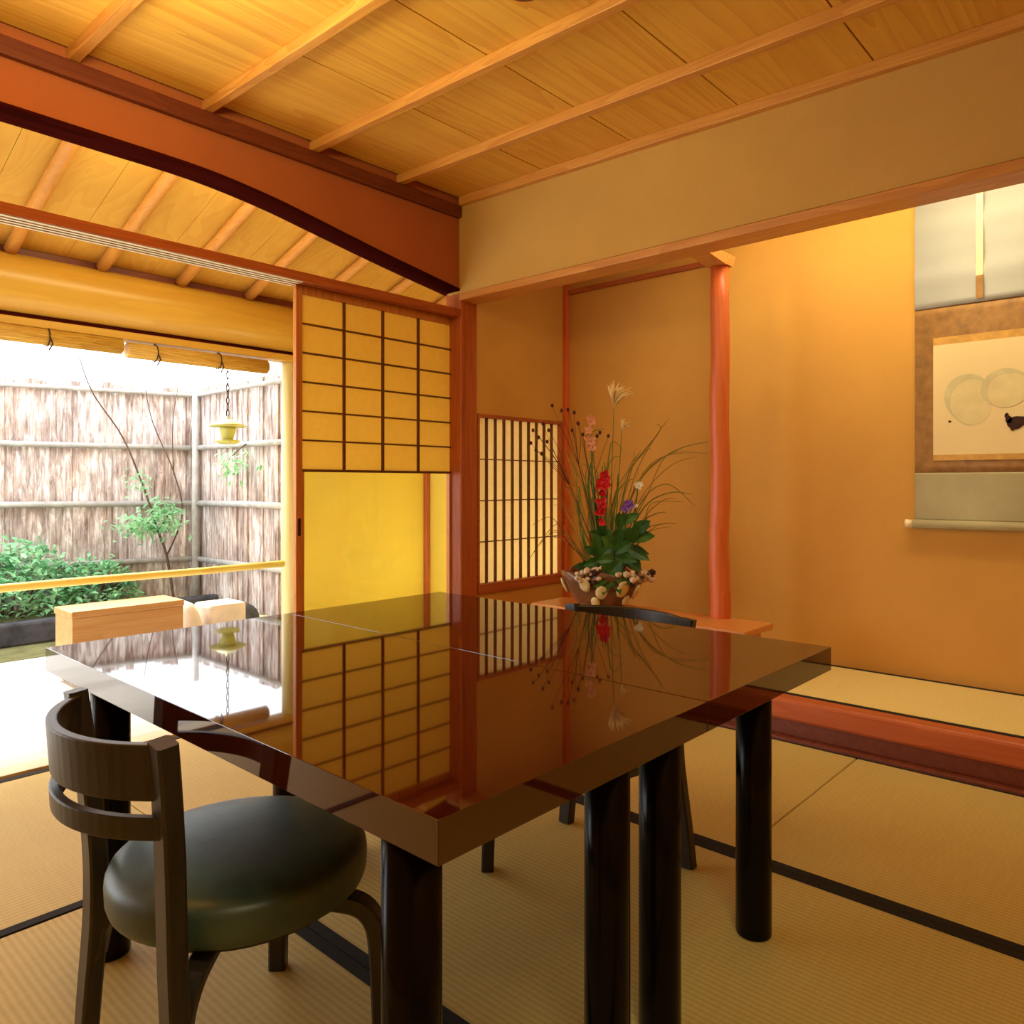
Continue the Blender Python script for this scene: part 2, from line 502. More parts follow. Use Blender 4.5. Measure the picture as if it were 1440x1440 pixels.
t2 = MB().box(X1 - .022, X1 + .02, YB, Y0 - .029, ZC - .045, ZC, .003)
for v in t2.bm.verts: v.co.z += CT(v.co.y)
tag(t2.build('trim_2', M['batten']), 'light ceiling trim above the alcove lintel wall', 'trim', kind=S)
t = thing('ceiling_rose', (1.71, 1.50, ZC - .02), 'small dark wooden ceiling rose at the top edge of the photo', 'ceiling rose')
MB().lathe([(.062, .0), (.066, .012), (.05, .03)], (1.71, 1.50, ZC - .021), 28).build('plate', M['darktrim'], t)
MB().lathe([(.012, -.02), (.02, -.016), (.02, .004)], (1.71, 1.50, ZC - .022), 16).build('hook', M['cord'], t)

# ------------------------------------------------------------------ veranda side: arched wall, rails, corner pillar
arch = [(XB, 2.0), (-.75, 2.12), (-.35, 2.215), (0.1, 2.265), (.6, 2.285), (1.1, 2.285), (1.45, 2.28), (1.75, 2.25), (2.0, 2.208), (2.2, 2.172), (2.41, 2.136), (2.65, 2.098), (X1 + .03, 2.06)]
# smooth the arch line
def smooth_curve(p, k=6):
    out = []
    for i in range(len(p) - 1):
        p0 = p[max(0, i - 1)]; p1 = p[i]; p2 = p[i + 1]; p3 = p[min(len(p) - 1, i + 2)]
        for j in range(k):
            t = j / k
            out.append(tuple(.5 * ((2 * p1[a]) + (-p0[a] + p2[a]) * t + (2 * p0[a] - 5 * p1[a] + 4 * p2[a] - p3[a]) * t * t + (-p0[a] + 3 * p1[a] - 3 * p2[a] + p3[a]) * t ** 3) for a in range(len(p1))))
    out.append(p[-1]); return out
ac = smooth_curve(arch, 4)
w = MB()
w.prism([(x, Y0, z) for x, z in ac] + [(X1 + .03, Y0, ZC + .08), (XB, Y0, ZC + .08)], (0, .128, 0))
wl = tag(w.build('wall_left', M['wall_red']), 'russet hanging wall with an arched lower edge', 'wall', kind=S)
e = MB()
e.bar([(x, Y0 + .064, z - .006) for x, z in ac], .138, .014, (0, 0, 1), .002)
tag(e.build('arch_edge', M['archedge'], wl), 'dark edge strip')

k = MB()
k.box(XB, X1 + .06, Y0 - .005, Y0 + .022, 1.912, 1.952, .003)
k.box(XB, X1 + .06, Y0 + .022, Y0 + .050, 1.925, 1.952)
k.box(XB, X1 + .06, Y0 + .030, Y0 + .058, 1.912, 1.952, .002)
k.box(XB, X1 + .06, Y0 + .064, Y0 + .092, 1.925, 1.952)
k.box(XB, X1 + .06, Y0 + .092, Y0 + .112, 1.912, 1.952, .002)
kr = tag(k.build('trim_3', M['redwood_x']), 'grooved head rail of the sliding screens, open above', 'rail', kind=S)
for (a, b2) in ((.002, .022), (.036, .052), (.066, .081), (.095, .109)):
    tag(MB().box(XB, 1.912, Y0 + a, Y0 + b2, 1.9095, 1.9125).build('slide_strip', M['slide'], kr), 'pale slide strip')
tag(MB().box(XB, X1, Y0 + .025, Y0 + .115, -.06, .004, .002).build('trim_4', M['pale_wood']), 'wooden threshold rail at the edge of the mats', 'rail', kind=S)
tag(MB().box(X1 + .015, X1 + .14, Y0 - .01, Y0 + .115, 0.0, 2.075, .008).build('pillar_1', M['redwood_z']), 'reddish square corner pillar beside the sliding screen', 'pillar', kind=S)

# the sliding screen
def shoji():
    x0, x1, y0, y1 = 1.912, X1 + .05, Y0 + .066, Y0 + .092
    zb, zt, zl = .012, 1.914, 1.066
    t = thing('door_1', ((x0 + x1) / 2, (y0 + y1) / 2, zb), 'half open paper sliding screen, lattice above and clear glass below', 'sliding screen', kind=S)
    f = MB()
    f.box(x0, x0 + .034, y0, y1, zb, zt, .002); f.box(x1 - .034, x1, y0, y1, zb, zt, .002)
    f.box(x0 + .034, x1 - .034, y0, y1, zt - .04, zt, .002); f.box(x0 + .034, x1 - .034, y0, y1, zb, zb + .07, .002)
    f.build('frame', M['shoji_wood'], t)
    la = MB(); a, b = x0 + .034, x1 - .034
    yl0, yl1 = y0 + .003, y0 + .015
    zlt = zt - .04
    for i in range(1, 4):
        x = a + (b - a) * i / 4
        la.box(x - .0055, x + .0055, yl0, yl1, zl, zlt)
    for i in range(1, 6):
        z = zl + (zlt - zl) * i / 6
        la.box(a, b, yl0 + .001, yl1 - .001, z - .004, z + .004)
    la.box(a, b, yl0 - .002, y1 - .003, zl - .012, zl, .001)
    la.build('lattice', M['shoji_bar'], t)
    MB().box(a, b, yl1 + .0005, yl1 + .0012, zl, zlt).build('paper', M['paper'], t)
    g = MB(); g.box(a, b, y0 + .010, y0 + .014, zb + .07, zl - .012)
    g.build('glass_pane', M['glass'], t)
    g = MB(); g.box(a, a + .012, y0 + .004, y1 - .004, zb + .07, zl - .012); g.box(b - .012, b, y0 + .004, y1 - .004, zb + .07, zl - .012)
    g.build('glazing_bead', M['shoji_wood'], t)
    MB().box(x0 + .010, x0 + .024, y0 - .002, y0 + .002, .76, .84, .001).build('finger_pull', M['cord'], t)
    return t
shoji()

# ------------------------------------------------------------------ veranda
tag(MB().box(XB - .6, XE + .06, Y0 + .117, YK + .12, -.10, -.004).build('floor_veranda', M['deck']), 'pale sunlit veranda floor beyond the mats', 'floor', kind=S)
SL = .32
def zr(y): return 2.172 + SL * (YK - y)
r = MB()
xs = [XB - .6, -.72, -.30, .12, .54, .96, 1.38, 1.81, 2.23, 2.65, 3.07, 3.49, XE + .06]
for i in range(len(xs) - 1):
    a, b = xs[i] + .001, xs[i + 1] - .001
    r.prism([(a, 2.96, zr(2.96)), (b, 2.96, zr(2.96)), (b, 4.9, zr(4.9)), (a, 4.9, zr(4.9))], (0, 0, .02))
r.prism([(XB - .7, 2.9, zr(2.9) + .022), (XE + .15, 2.9, zr(2.9) + .022), (XE + .15, 4.95, zr(4.95) + .022), (XB - .7, 4.95, zr(4.95) + .022)], (0, 0, .04))
rf = tag(r.build('ceiling_veranda', M['roofboard']), 'sloping yellow board ceiling of the veranda', 'ceiling', kind=S)
for i in range(-2, 7):
    x = 1.125 + .425 * i
    if x > XE: continue
    MB().tube([(x, y, zr(y) - .033) for y in (2.97, 3.5, 4.0, 4.375)], .032, 12).build('rafter', M['rafter'], rf)
lg = MB()
lg.tube([(XB - .6, YK, 2.005), (.5, YK, 2.008), (2.0, YK, 2.005), (XE, YK, 2.0)], [.158, .156, .154, .152], 32)
tag(lg.build('log_beam', M['log']), 'smooth round log beam along the outer edge of the veranda', 'beam', kind=S)
tag(MB().box(XB - .6, XE, YK - .05, YK - .02, 2.13, 2.185, .002).build('trim_5', M['darktrim']), 'dark board between the rafter ends and the log beam', 'trim', kind=S)
tag(MB().box(XB - .6, XE, YK - .06, YK + .06, 1.795, 1.838, .006).build('trim_6', M['log']), 'squared lintel under the round log beam', 'trim', kind=S)
tag(MB().box(2.76, XE, YK - .03, YK + .07, -.1, 1.86).build('wall_outer', M['wall_yellow']), 'bright yellow outer wall seen through the screen glass', 'wall', kind=S)
tag(MB().box(XE, XE + .09, Y0 + .1, YK + .07, -.1, 2.75).build('wall_end', M['wall_yellow']), 'yellow end wall of the veranda', 'wall', kind=S)
tag(MB().box(XE - .04, XE - .001, YK - .068, YK - .031, -.004, 1.795, .004).build('pillar_2', M['redwood_z']), 'thin orange corner strip of the yellow veranda walls', 'pillar', kind=S)
tag(MB().tube([(2.717, YK, -.10), (2.715, YK, .8), (2.718, YK, 1.80)], [.043, .042, .041], 20).build('pillar_3', M['palepost']), 'pale yellow round post at the edge of the garden opening', 'post', kind=S)
tag(MB().box(XB - .6, XE - .001, YK - .05, YK + .05, 1.838, 1.858).build('shadow_gap_strip', M['archedge']), 'dark strip standing in for the shadow between log beam and lintel', 'trim', kind=S)  # dark-coloured strip added to stand for the shadow gap under the log
# blinds, rolled up
def blind(x0, x1, z, label):
    t = thing('rolled_blind', ((x0 + x1) / 2, YK - .03, z - .045), label, 'blind', 'rolled reed blinds above the garden opening')
    b = MB()
    b.tube([(x0, YK - .03, z), (x1, YK - .03, z)], .040, 20)
    for kx in range(18):
        th = kx * 2 * PI / 18
        b.tube([(x0 + .002, YK - .03 + .040 * math.cos(th), z + .040 * math.sin(th)), (x1 - .002, YK - .03 + .040 * math.cos(th), z + .040 * math.sin(th))], .0035, 5)
    b.build('reed_roll', M['blind'], t)
    for f in (.18, .62):
        xx = x0 + (x1 - x0) * f
        cmb = MB()
        cmb.tube([(xx, YK - .03 + .048 * math.cos(a), z + .048 * math.sin(a)) for a in [i * PI / 8 for i in range(17)]], .0035, 6)
        cmb.tube([(xx, YK - .075, z - .005), (xx + .012, YK - .08, z - .04), (xx - .006, YK - .08, z - .075)], .004, 6)
        cmb.tube([(xx, YK - .03, z + .045), (xx, YK - .03, z + .052)], .004, 6)
        cmb.build('cord', M['cord'], t)
    return t
blind(.70, 1.665, 1.757, 'rolled reed blind under the log beam, left of the pair and slightly higher')
blind(1.69, 2.545, 1.742, 'rolled reed blind under the log beam, right of the pair with a free end')
# bamboo rail and its posts
t = thing('bamboo_handrail', (.75, YK, -.1), 'yellow bamboo handrail crossing the garden opening', 'handrail')
MB().tube([(x, YK, .474 + (.003 if i % 2 else 0)) for i, x in enumerate([-1.55, -.9, -.3, .3, .9, 1.5, 2.1, 2.676])], [.021, .022] * 4, 14).build('rail', M['bamboo_yel'], t)
for x in (-.9, .30):
    MB().tube([(x, YK, -.1), (x, YK, .455)], .018, 10).build('post', M['bamboo_yel'], t)

# the bench on the veranda
t = thing('wooden_bench', (1.59, 4.22, -.004), 'orange wooden bench on the veranda behind the table corner', 'bench')
MB().box(1.31, 1.87, 4.10, 4.36, .335, .37, .006).build('seat', M['bench'], t)
MB().box(1.315, 1.865, 4.105, 4.13, .05, .335, .003).build('front_panel', M['bench'], t)
for x in (1.315, 1.843): MB().box(x, x + .022, 4.131, 4.35, .05, .335, .003).build('end_panel', M['bench'], t)
for x in (1.338, 1.792):
    for y in (4.132, 4.30):
        MB().box(x, x + .05, y, y + .05, -.004, .335, .004).build('leg', M['bench'], t)

# ------------------------------------------------------------------ alcove
KX = 2.935
# platform
p = MB()
p.box(KX + .07, 3.66, -1.05, 1.86, -.1, ZT - .045)
p.box(KX + .07, 3.84, 1.86, Y0 + .0, -.1, ZT - .045)
tag(p.build('floor_alcove', M['kamachi']), 'raised alcove base behind the rounded sill', 'floor', kind=S)
tag(MB().box(KX + .072, 3.84, 1.862, Y0, ZT - .045, ZT - .004, .002).build('floor_alcove_board', M['stand']), 'wooden board floor of the flower side of the alcove', 'floor', kind=S)
kb = MB()
kb.prism([(KX + .075, -1.05, ZT), (KX + .012, -1.05, ZT), (KX + .004, -1.05, ZT - .004), (KX, -1.05, ZT - .012), (KX + .002, -1.05, ZT - .072), (KX + .008, -1.05, ZT - .082), (KX + .02, -1.05, ZT - .086), (KX + .075, -1.05, ZT - .086)], (0, Y0 + 1.05, 0))
kk = tag(kb.build('trim_7', M['kamachi']), 'rounded reddish wooden sill along the raised alcove floor', 'sill', kind=S)
tag(MB().box(KX + .02, KX + .072, -1.05, Y0, -.06, ZT - .086).build('baseboard_alcove', M['darktrim']), 'dark recessed board under the alcove sill', 'baseboard', kind=S)
tag(MB().box(KX - .035, KX + .018, YB, Y0, -.06, .012, .002).build('baseboard_right', M['darktrim']), 'thin reddish strip where the mats meet the alcove', 'baseboard', kind=S)
tt = thing('alcove_mat', (3.33, .40, ZT - .045), 'pale straw mat on the raised alcove floor under the scroll', 'tatami mat')
MB().box(KX + .077, 3.638, -1.04, 1.857, ZT - .044, ZT, .003).build('mat_surface', M['toko_mat'], tt)
for x in (KX + .078, 3.612):
    tag(MB().box(x, x + .022, -1.04, 1.857, ZT - .02, ZT + .0018).build('cloth_border', M['heri'], tt), 'narrow dark patterned border')
# walls of the alcove
tag(MB().box(3.64, 3.72, -1.05, 1.86, ZT - .06, 3.0).build('wall_alcove_back', M['wall_alcove']), 'amber plaster back wall of the scroll alcove', 'wall', kind=S)
tag(MB().box(3.82, 3.90, 1.80, Y0 + .10, 0, 3.0).build('wall_alcove_far', M['wall_alcove']), 'amber plaster wall behind the flowers', 'wall', kind=S)
tag(MB().box(3.70, 3.819, 1.81, 1.858, ZT - .06, 2.99).build('wall_alcove_step', M['wall_alcove']), 'short return of the alcove wall hidden by the log post', 'wall', kind=S)
tag(MB().box(X1, 3.74, -1.15, -1.05, -.1, 3.0).build('wall_alcove_side', M['wall_alcove']), 'end wall of the alcove outside the photo', 'wall', kind=S)
tag(MB().box(X1, 3.95, -1.15, Y0 + .1, 3.0, 3.05).build('ceiling_alcove', M['ceil']), 'high board ceiling inside the alcove', 'ceiling', kind=S)
wb = MB()
WX0, WX1, WZ0, WZ1 = 3.035, 3.765, .435, 1.372
wb.box(X1 + .14, 3.82, Y0, Y0 + .08, WZ1 + .02, 3.0)
wb.box(X1 + .14, 3.82, Y0, Y0 + .08, 0, WZ0 - .055)
wb.box(X1 + .14, WX0 - .018, Y0, Y0 + .08, WZ0 - .055, WZ1 + .02)
wb.box(WX1 + .018, 3.82, Y0, Y0 + .08, WZ0 - .055, WZ1 + .02)
tag(wb.build('wall_alcove_window', M['wall_alcove']), 'amber plaster wall around the low lattice window', 'wall', kind=S)
# alcove window
t = thing('window_1', ((WX0 + WX1) / 2, Y0 + .02, WZ0 - .055), 'low glowing paper window with slender vertical bars in the alcove', 'window', kind=S)
f = MB()
f.box(WX0 - .018, WX1 + .018, Y0 - .006, Y0 + .05, WZ1, WZ1 + .02, .002)
f.box(WX0 - .018, WX0, Y0 - .006, Y0 + .05, WZ0, WZ1, .002); f.box(WX1, WX1 + .018, Y0 - .006, Y0 + .05, WZ0, WZ1, .002)
f.build('window_frame', M['redwood_x'], t)
MB().box(WX0 - .018, WX1 + .018, Y0 - .016, Y0 + .05, WZ0 - .055, WZ0, .004).build('window_sill', M['redwood_x'], t)
la = MB()
for i in range(1, 10):
    x = WX0 + (WX1 - WX0) * i / 10
    la.box(x - .006, x + .006, Y0 + .008, Y0 + .022, WZ0, WZ1)
for i in range(1, 4):
    z = WZ0 + (WZ1 - WZ0) * i / 4
    la.box(WX0, WX1, Y0 + .018, Y0 + .026, z - .003, z + .003)
la.build('lattice', M['shoji_bar'], t)
MB().box(WX0, WX1, Y0 + .027, Y0 + .028, WZ0, WZ1).build('paper', M['paper_w'], t)
tag(MB().box(3.80, 3.822, 1.86, Y0 - .031, 2.195, 2.222, .002).build('trim_9', M['redwood_y']), 'thin red rail high on the wall behind the flowers', 'trim', kind=S)
# thin pillar in the far corner
tag(MB().box(3.785, 3.822, Y0 - .03, Y0 + .004, ZT - .01, 3.0, .004).build('pillar_4', M['post']), 'thin orange corner strip between window wall and flower wall', 'pillar', kind=S)
# lintel, wall above, bracket and log post
tag(MB().box(X1 + .010, X1 + .09, YB, Y0 + .09, 2.036, 3.0).build('wall_right', M['wall']), 'ochre plaster wall above the alcove lintel', 'wall', kind=S)
tag(MB().box(X1 - .002, X1 + .135, YB, Y0 - .011, 1.994, 2.032, .004).build('trim_8', M['lintel']), 'slim wooden lintel across the alcove opening', 'lintel', kind=S)
t = thing('alcove_post', (3.20, 1.625, ZT - .004), 'natural reddish log post standing free inside the alcove', 'post', kind=S)
pts = [(3.20 + .004 * math.sin(i * 1.3), 1.625 + .004 * math.cos(i * 1.7), ZT + (1.99 - ZT) * i / 12) for i in range(13)]
MB().tube(pts, [.048, .047, .045, .046, .044, .045, .043, .043, .044, .042, .042, .041, .040], 24).build('trunk', M['post'], t)
br = MB()
br.prism([(X1 + .136, 1.578, 2.035), (X1 + .136, 1.578, 1.999), (3.15, 1.578, 1.984), (3.235, 1.578, 1.984), (3.26, 1.578, 2.035)], (0, .090, 0))
br.build('bracket', M['lintel'], t)

# ------------------------------------------------------------------ the two walls behind the camera
tag(MB().box(XB - .1, XB, YB - .1, Y0 + .12, -.1, ZC + .03).build('wall_back', M['wall']), 'ochre plaster wall behind the viewer, veranda to entry', 'wall', kind=S)
tag(MB().box(XB, X1 + .1, YB - .1, YB, -.1, ZC + .03).build('wall_front', M['wall']), 'ochre plaster wall behind the viewer, facing the veranda', 'wall', kind=S)

# ------------------------------------------------------------------ tables
TH = .643
def table(x0, x1, y0, y1, label):
    t = thing('dining_table', ((x0 + x1) / 2, (y0 + y1) / 2, 0), label, 'table', 'two lacquered tables pushed together')
    top = MB(); top.box(x0, x1, y0, y1, TH - .050, TH, .0007)
    top.build('tabletop', M['table'], t)
    for x in (x0 + .0825, x1 - .0825):
        for y in (y0 + .14, y1 - .14):
            l = MB()
            l.lathe([(.0375, 0.0), (.039, .006), (.0385, .3), (.0385, TH - .052)], (x, y, 0), 28)
            l.build('leg', M['tleg'], t)
    return t
table(.545, 1.1365, .60, 1.865, 'dark lacquered table nearest the viewer, its corner towards the camera')
table(1.1390, 1.70, .60, 1.865, 'dark lacquered table nearest the alcove, beyond the seam')

# ------------------------------------------------------------------ chairs (front = +X)
def chair(loc, label):
    t = thing('low_chair', (0, 0, 0), label, 'chair', 'low round-seated chairs at the tables')
    # seat cushion with a domed top
    R = .214
    s = MB()
    s.lathe([(.15, .306), (R - .014, .307), (R - .005, .313), (R - .001, .324), (R, .345), (R - .001, .358), (R - .005, .367), (R - .013, .3735), (R - .03, .378), (R - .08, .382), (R - .14, .384), (.02, .3845)], (0, 0, 0), 56)
    s.build('seat', M['leather'], t)
    fr = MB(); fr.lathe([(R - .05, .292), (R - .032, .293), (R - .030, .308), (.1, .309)], (0, 0, 0), 48)
    fr.build('seat_frame', M['chairwood'], t)
    # rear legs, running up as back posts
    for sgn in (-1, 1):
        pts = [(-0.190, sgn * .200, 0), (-0.188, sgn * .188, .10), (-0.184, sgn * .172, .22), (-0.184, sgn * .163, .30), (-0.186, sgn * .163, .38), (-0.192, sgn * .172, .48), (-0.200, sgn * .182, .57), (-0.208, sgn * .190, .644)]
        pts = smooth_curve(pts, 3)
        l = MB(); l.bar(pts, .030, [.040 + .006 * math.sin(PI * i / (len(pts) - 1)) for i in range(len(pts))], (0, 1, 0), .004)
        # bent knee under the seat
        kn = smooth_curve([(-.180, sgn * .170, .185), (-.170, sgn * .162, .238), (-.145, sgn * .145, .275), (-.10, sgn * .105, .289), (-.05, sgn * .055, .290)], 4)
        l.bar(kn, .022, .034, (sgn * .7, .7, 0), .003)
        l.build('leg', M['chairwood'], t)
        # front legs: bent over under the seat
        fl = smooth_curve([(.168, sgn * .182, 0), (.166, sgn * .178, .12), (.163, sgn * .174, .20), (.157, sgn * .168, .242), (.138, sgn * .150, .270), (.10, sgn * .108, .279), (.05, sgn * .055, .280)], 4)
        l = MB(); l.bar(fl, .032, .034, (-sgn * .7, .7, 0), .004)
        l.build('leg', M['chairwood'], t)
    # curved back rails
    def rail(z0, z1, th, r0):
        b = MB()
        n = 22; y0 = .176; sag = .078
        RR = (y0 * y0 + sag * sag) / (2 * sag); cx = -.203 + RR - sag
        A = math.asin(y0 / RR)
        inner = []; outer = []
        for i in range(n + 1):
            a = -A + 2 * A * i / n
            inner.append((cx - (RR - th / 2) * math.cos(a), (RR - th / 2) * math.sin(a)))
            outer.append((cx - (RR + th / 2) * math.cos(a), (RR + th / 2) * math.sin(a)))
        poly = [(x, y, z0) for x, y in inner] + [(x, y, z0) for x, y in outer[::-1]]
        bm = b.bm
        for i in range(n):
            q = [inner[i], inner[i + 1], outer[i + 1], outer[i]]
            lo = [bm.verts.new((x, y, z0)) for x, y in q]; hi = [bm.verts.new((x - r0, y, z1)) for x, y in q]
            bm.faces.new(lo[::-1]); bm.faces.new(hi)
            for k in (0, 2): bm.faces.new((lo[k], lo[k + 1], hi[k + 1], hi[k]))
            if i == 0: bm.faces.new((lo[3], lo[0], hi[0], hi[3]))
            if i == n - 1: bm.faces.new((lo[1], lo[2], hi[2], hi[1]))
        bmesh.ops.remove_doubles(bm, verts=bm.verts[:], dist=1e-5)
        return b
    o = rail(.560, .640, .016, .006).build('backrest', M['chairwood'], t)
    rail(.505, .538, .015, .002).build('back_rail', M['chairwood'], t)
    for q in t.children:
        if q.name.startswith(('backrest', 'back_rail')):
            md = q.modifiers.new('Bevel', 'BEVEL'); md.width = .0025; md.segments = 2; md.limit_method = 'ANGLE'
    t.location = loc
    t.rotation_euler = (0, 0, -.035)
    return t
ch = chair((.667, 1.240, 0), 'dark low chair with green-black round seat, pulled up at the near table side')
c2 = copy_tree(ch)
c2.location = (1.588, 1.192, 0); c2.rotation_euler = (0, 0, PI + .01)
c2['label'] = 'dark low chair on the alcove side, only its back rail above the table'

# ------------------------------------------------------------------ flower stand, bowl and flowers
t = thing('flower_stand', (3.10, 1.965, ZT), 'long low wooden board stand under the flower bowl', 'stand')
MB().box(2.955, 3.235, 1.39, 2.545, .362, .390, .004).build('board', M['stand'], t)
for y in (1.43, 2.475):
    MB().box(2.995, 3.20, y, y + .028, ZT, .362, .003).build('leg', M['stand'], t)

VX, VY, VZ = 3.085, 2.155, .390
RX = Vector((.672, -.741, 0)); FX = Vector((.741, .672, 0))
def fp(s, z, d=0.0):
    """a point of the arrangement: s to the viewer's right, z above the stand, d further away"""
    return Vector((VX, VY, VZ + z)) + RX * s + FX * d
U = .003486
def fq(a, b, d=0.0): return fp((a - 855) * U, (862 - b) * U, d)

def wob(j, th, r, z):
    k = j / 8.0
    return r * (1 + .05 * k * math.sin(3 * th + .6) + .03 * k * math.sin(7 * th)), z * (1 + .10 * k * math.sin(5 * th + 1.0) + .06 * k * math.sin(9 * th))
VX, VY = VX - .022, VY + .024
t = thing('flower_bowl', (VX, VY, VZ), 'brown ceramic bowl with raised cream petals holding the flowers', 'bowl')
b = MB()
b.lathe([(.085, 0), (.10, .004), (.125, .03), (.150, .065), (.172, .105), (.186, .145), (.196, .178), (.186, .178), (.165, .12), (.13, .06), (.05, .03)], (VX, VY, VZ), 64, wob)
b.build('body', M['ceramic'], t)
for th, hz, sz in ((-2.55, .10, .034), (-2.0, .115, .040), (-1.35, .09, .036), (-.7, .115, .036), (-.1, .10, .036), (.6, .11, .036), (1.4, .1, .036), (2.2, .11, .036), (-2.95, .135, .034), (-1.7, .055, .026), (-2.75, .05, .026)):
    rr = .125 + (hz - .03) * .62 + .010
    th2 = th
    pos = Vector((VX + rr * math.cos(th2), VY + rr * math.sin(th2), VZ + hz))
    n = Vector((math.cos(th2), math.sin(th2), -.5)).normalized()
    rot = n.to_track_quat('Z', 'Y').to_matrix()
    tag(MB().ball(pos, 1, 2, (sz * .85, sz * 1.15, .010), rot).build('raised_petal', M['cream'], t), 'cream raised petal')

VX, VY = VX + .022, VY - .024
def stem(mb, pts, r0, r1, n=6):
    c = smooth_curve([tuple(p) for p in pts], 5)
    mb.tube(c, [r0 + (r1 - r0) * i / (len(c) - 1) for i in range(len(c))], n)
    return c
base = fp(0, .05, 0)
# pampas plumes
def pampas(a, b, mid, sc, label, lean):
    t = thing('pampas_stem', tuple(base), label, 'pampas grass', 'pampas plumes in the bowl')
    m = MB(); c = stem(m, [base, fq(*mid), fq(a, b)], .003, .0016); m.build('stem', M['stem'], t)
    tip = Vector(c[-1])
    p = MB()
    for i in range(46):
        f = i / 45
        ang = lean + random.uniform(-.75, .75)
        d = (RX * math.sin(ang) + Vector((0, 0, 1)) * math.cos(ang) + FX * random.uniform(-.45, .45)).normalized()
        q0 = tip - Vector((0, 0, .02)) * sc + Vector((0, 0, .035)) * f * sc
        L = random.uniform(.05, .105) * sc
        pts = [q0, q0 + d * L * .5 + Vector((0, 0, .012 * sc)), q0 + d * L + RX * .01 * sc]
        p.tube(pts, [.002 * sc, .0055 * sc, .001], 5)
    p.build('plume', M['plume'], t)
pampas(862, 574, (858, 700), 1.05, 'tallest pampas stem, straw plume fanned above all the flowers', .35)
pampas(873, 609, (866, 720), .45, 'short pampas stem with a small pale tuft', .5)
# peach flower stalk
def spike(top, mid, blooms, mat, label, group=None, bloom_name='blossom'):
    t = thing('flower_stalk', tuple(base), label, 'flower', group)
    m = MB(); stem(m, [base, fq(*mid), fq(*top)], .006, .003); m.build('stem', M['stem'], t)
    for (a, b, sz) in blooms:
        p = MB(); cen = fq(a, b, random.uniform(-.02, .0))
        for i in range(7):
            an = i * 2 * PI / 7 + random.random()
            d = (RX * math.cos(an) + Vector((0, 0, 1)) * (math.sin(an) + .2) - FX * random.uniform(.1, .6)).normalized()
            p.leaf(cen, d, -FX + Vector((0, 0, .3)), sz * random.uniform(.8, 1.1), sz * .8, .05, 4)
        p.ball(cen, sz * .35, 2)
        p.build(bloom_name, mat, t)
    return t
spike((828, 596), (836, 740), [(829, 598, .034), (826, 612, .026), (828, 626, .034), (830, 636, .028)], M['pink'], 'tall green stalk topped with pale peach blossoms')
spike((846, 662), (842, 770), [(848, 676, .036), (845, 687, .044), (846, 700, .028), (844, 715, .040), (842, 727, .034), (843, 741, .026)], M['red'], 'upright stalk of bright red blossoms')
spike((881, 712), (872, 790), [(881, 717, .034), (876, 722, .026)], M['purple'], 'purple bellflower right of the red blossoms')
spike((896, 684), (884, 780), [(896, 690, .026), (893, 718, .012)], M['white'], 'small white blossom on a thin stem above the purple flower')
# burnet sprays (dark dots)
def burnet(ends, mids, label):
    t = thing('burnet_spray', tuple(base), label, 'dried spray', 'dark-headed sprays leaning left')
    m = MB()
    root = fq(*mids)
    stem(m, [base, fq((855 + mids[0]) / 2, (830 + mids[1]) / 2), root], .003, .0022)
    for (a, b) in ends:
        mx = ((a + mids[0]) / 2 + random.uniform(-4, 4), (b + mids[1]) / 2 - 4)
        stem(m, [root, fq(*mx), fq(a, b, random.uniform(-.03, .03))], .0016, .0009, 5)
    m.build('twig', M['twig'], t)
    for (a, b) in ends: MB().ball(fq(a, b), .0085, 1, (1, 1, 1.3)).build('seed_head', M['berry'], t)
burnet([(775, 577), (788, 584), (797, 583), (806, 587), (811, 602), (803, 612)], (812, 660), 'dark-headed spray reaching highest over the window corner')
burnet([(762, 603), (748, 612), (756, 622), (768, 628), (745, 630), (770, 612), (752, 640), (760, 645)], (800, 690), 'dark-headed spray whose dots hang before the window bars')
burnet([(838, 620), (842, 615), (854, 620), (812, 603), (818, 618)], (830, 690), 'dark-headed spray beside the peach blossoms')
# fine wiry twigs sweeping left
t = thing('wiry_twig', tuple(base), 'thin bare twig curving left across the lower window', 'twig')
m = MB()
stem(m, [base, fq(815, 790), fq(785, 742), fq(745, 790)], .0022, .001)
stem(m, [fq(800, 775), fq(775, 735), fq(748, 745)], .0016, .0008)
stem(m, [fq(806, 780), fq(780, 755), fq(755, 775), fq(740, 800)], .0014, .0008)
m.build('twig', M['twig'], t)
# grass: each stalk a thing with its blades
def blade(mb, pts, w):
    c = smooth_curve([tuple(p) for p in pts], 6)
    N = len(c)
    prev = None
    for i, q in enumerate(c):
        q = Vector(q); d = (Vector(c[min(N - 1, i + 1)]) - Vector(c[max(0, i - 1)])).normalized()
        s = d.cross(FX)
        if s.length < .05: s = RX.copy()
        s.normalize(); f = i / (N - 1)
        ww = w * (1 - f) ** .6 * (.6 + .4 * min(1, f * 4)) + .0004
        a, b = mb.bm.verts.new(q - s * ww), mb.bm.verts.new(q + s * ww)
        cc = mb.bm.verts.new(q + FX * ww * .4)
        if prev:
            mb.bm.faces.new((prev[0], prev[2], cc, a)); mb.bm.faces.new((prev[2], prev[1], b, cc))
        prev = (a, b, cc)
def grass(blades, label, mat=None, group='grass stalks in the bowl'):
    t = thing('grass_stalk', tuple(base), label, 'grass', group)
    for pts, w, mk in list(blades) + [([tuple(v + random.uniform(-7, 7) * (.4 + i) for v in p) for i, p in enumerate(pts)], w * .8, random.choice(('grass', 'drygrass'))) for pts, w, mk in blades]:
        m = MB(); blade(m, [base + RX * random.uniform(-.03, .03)] + [fq(*p) for p in pts], w)
        m.build('blade', M[mk], t)
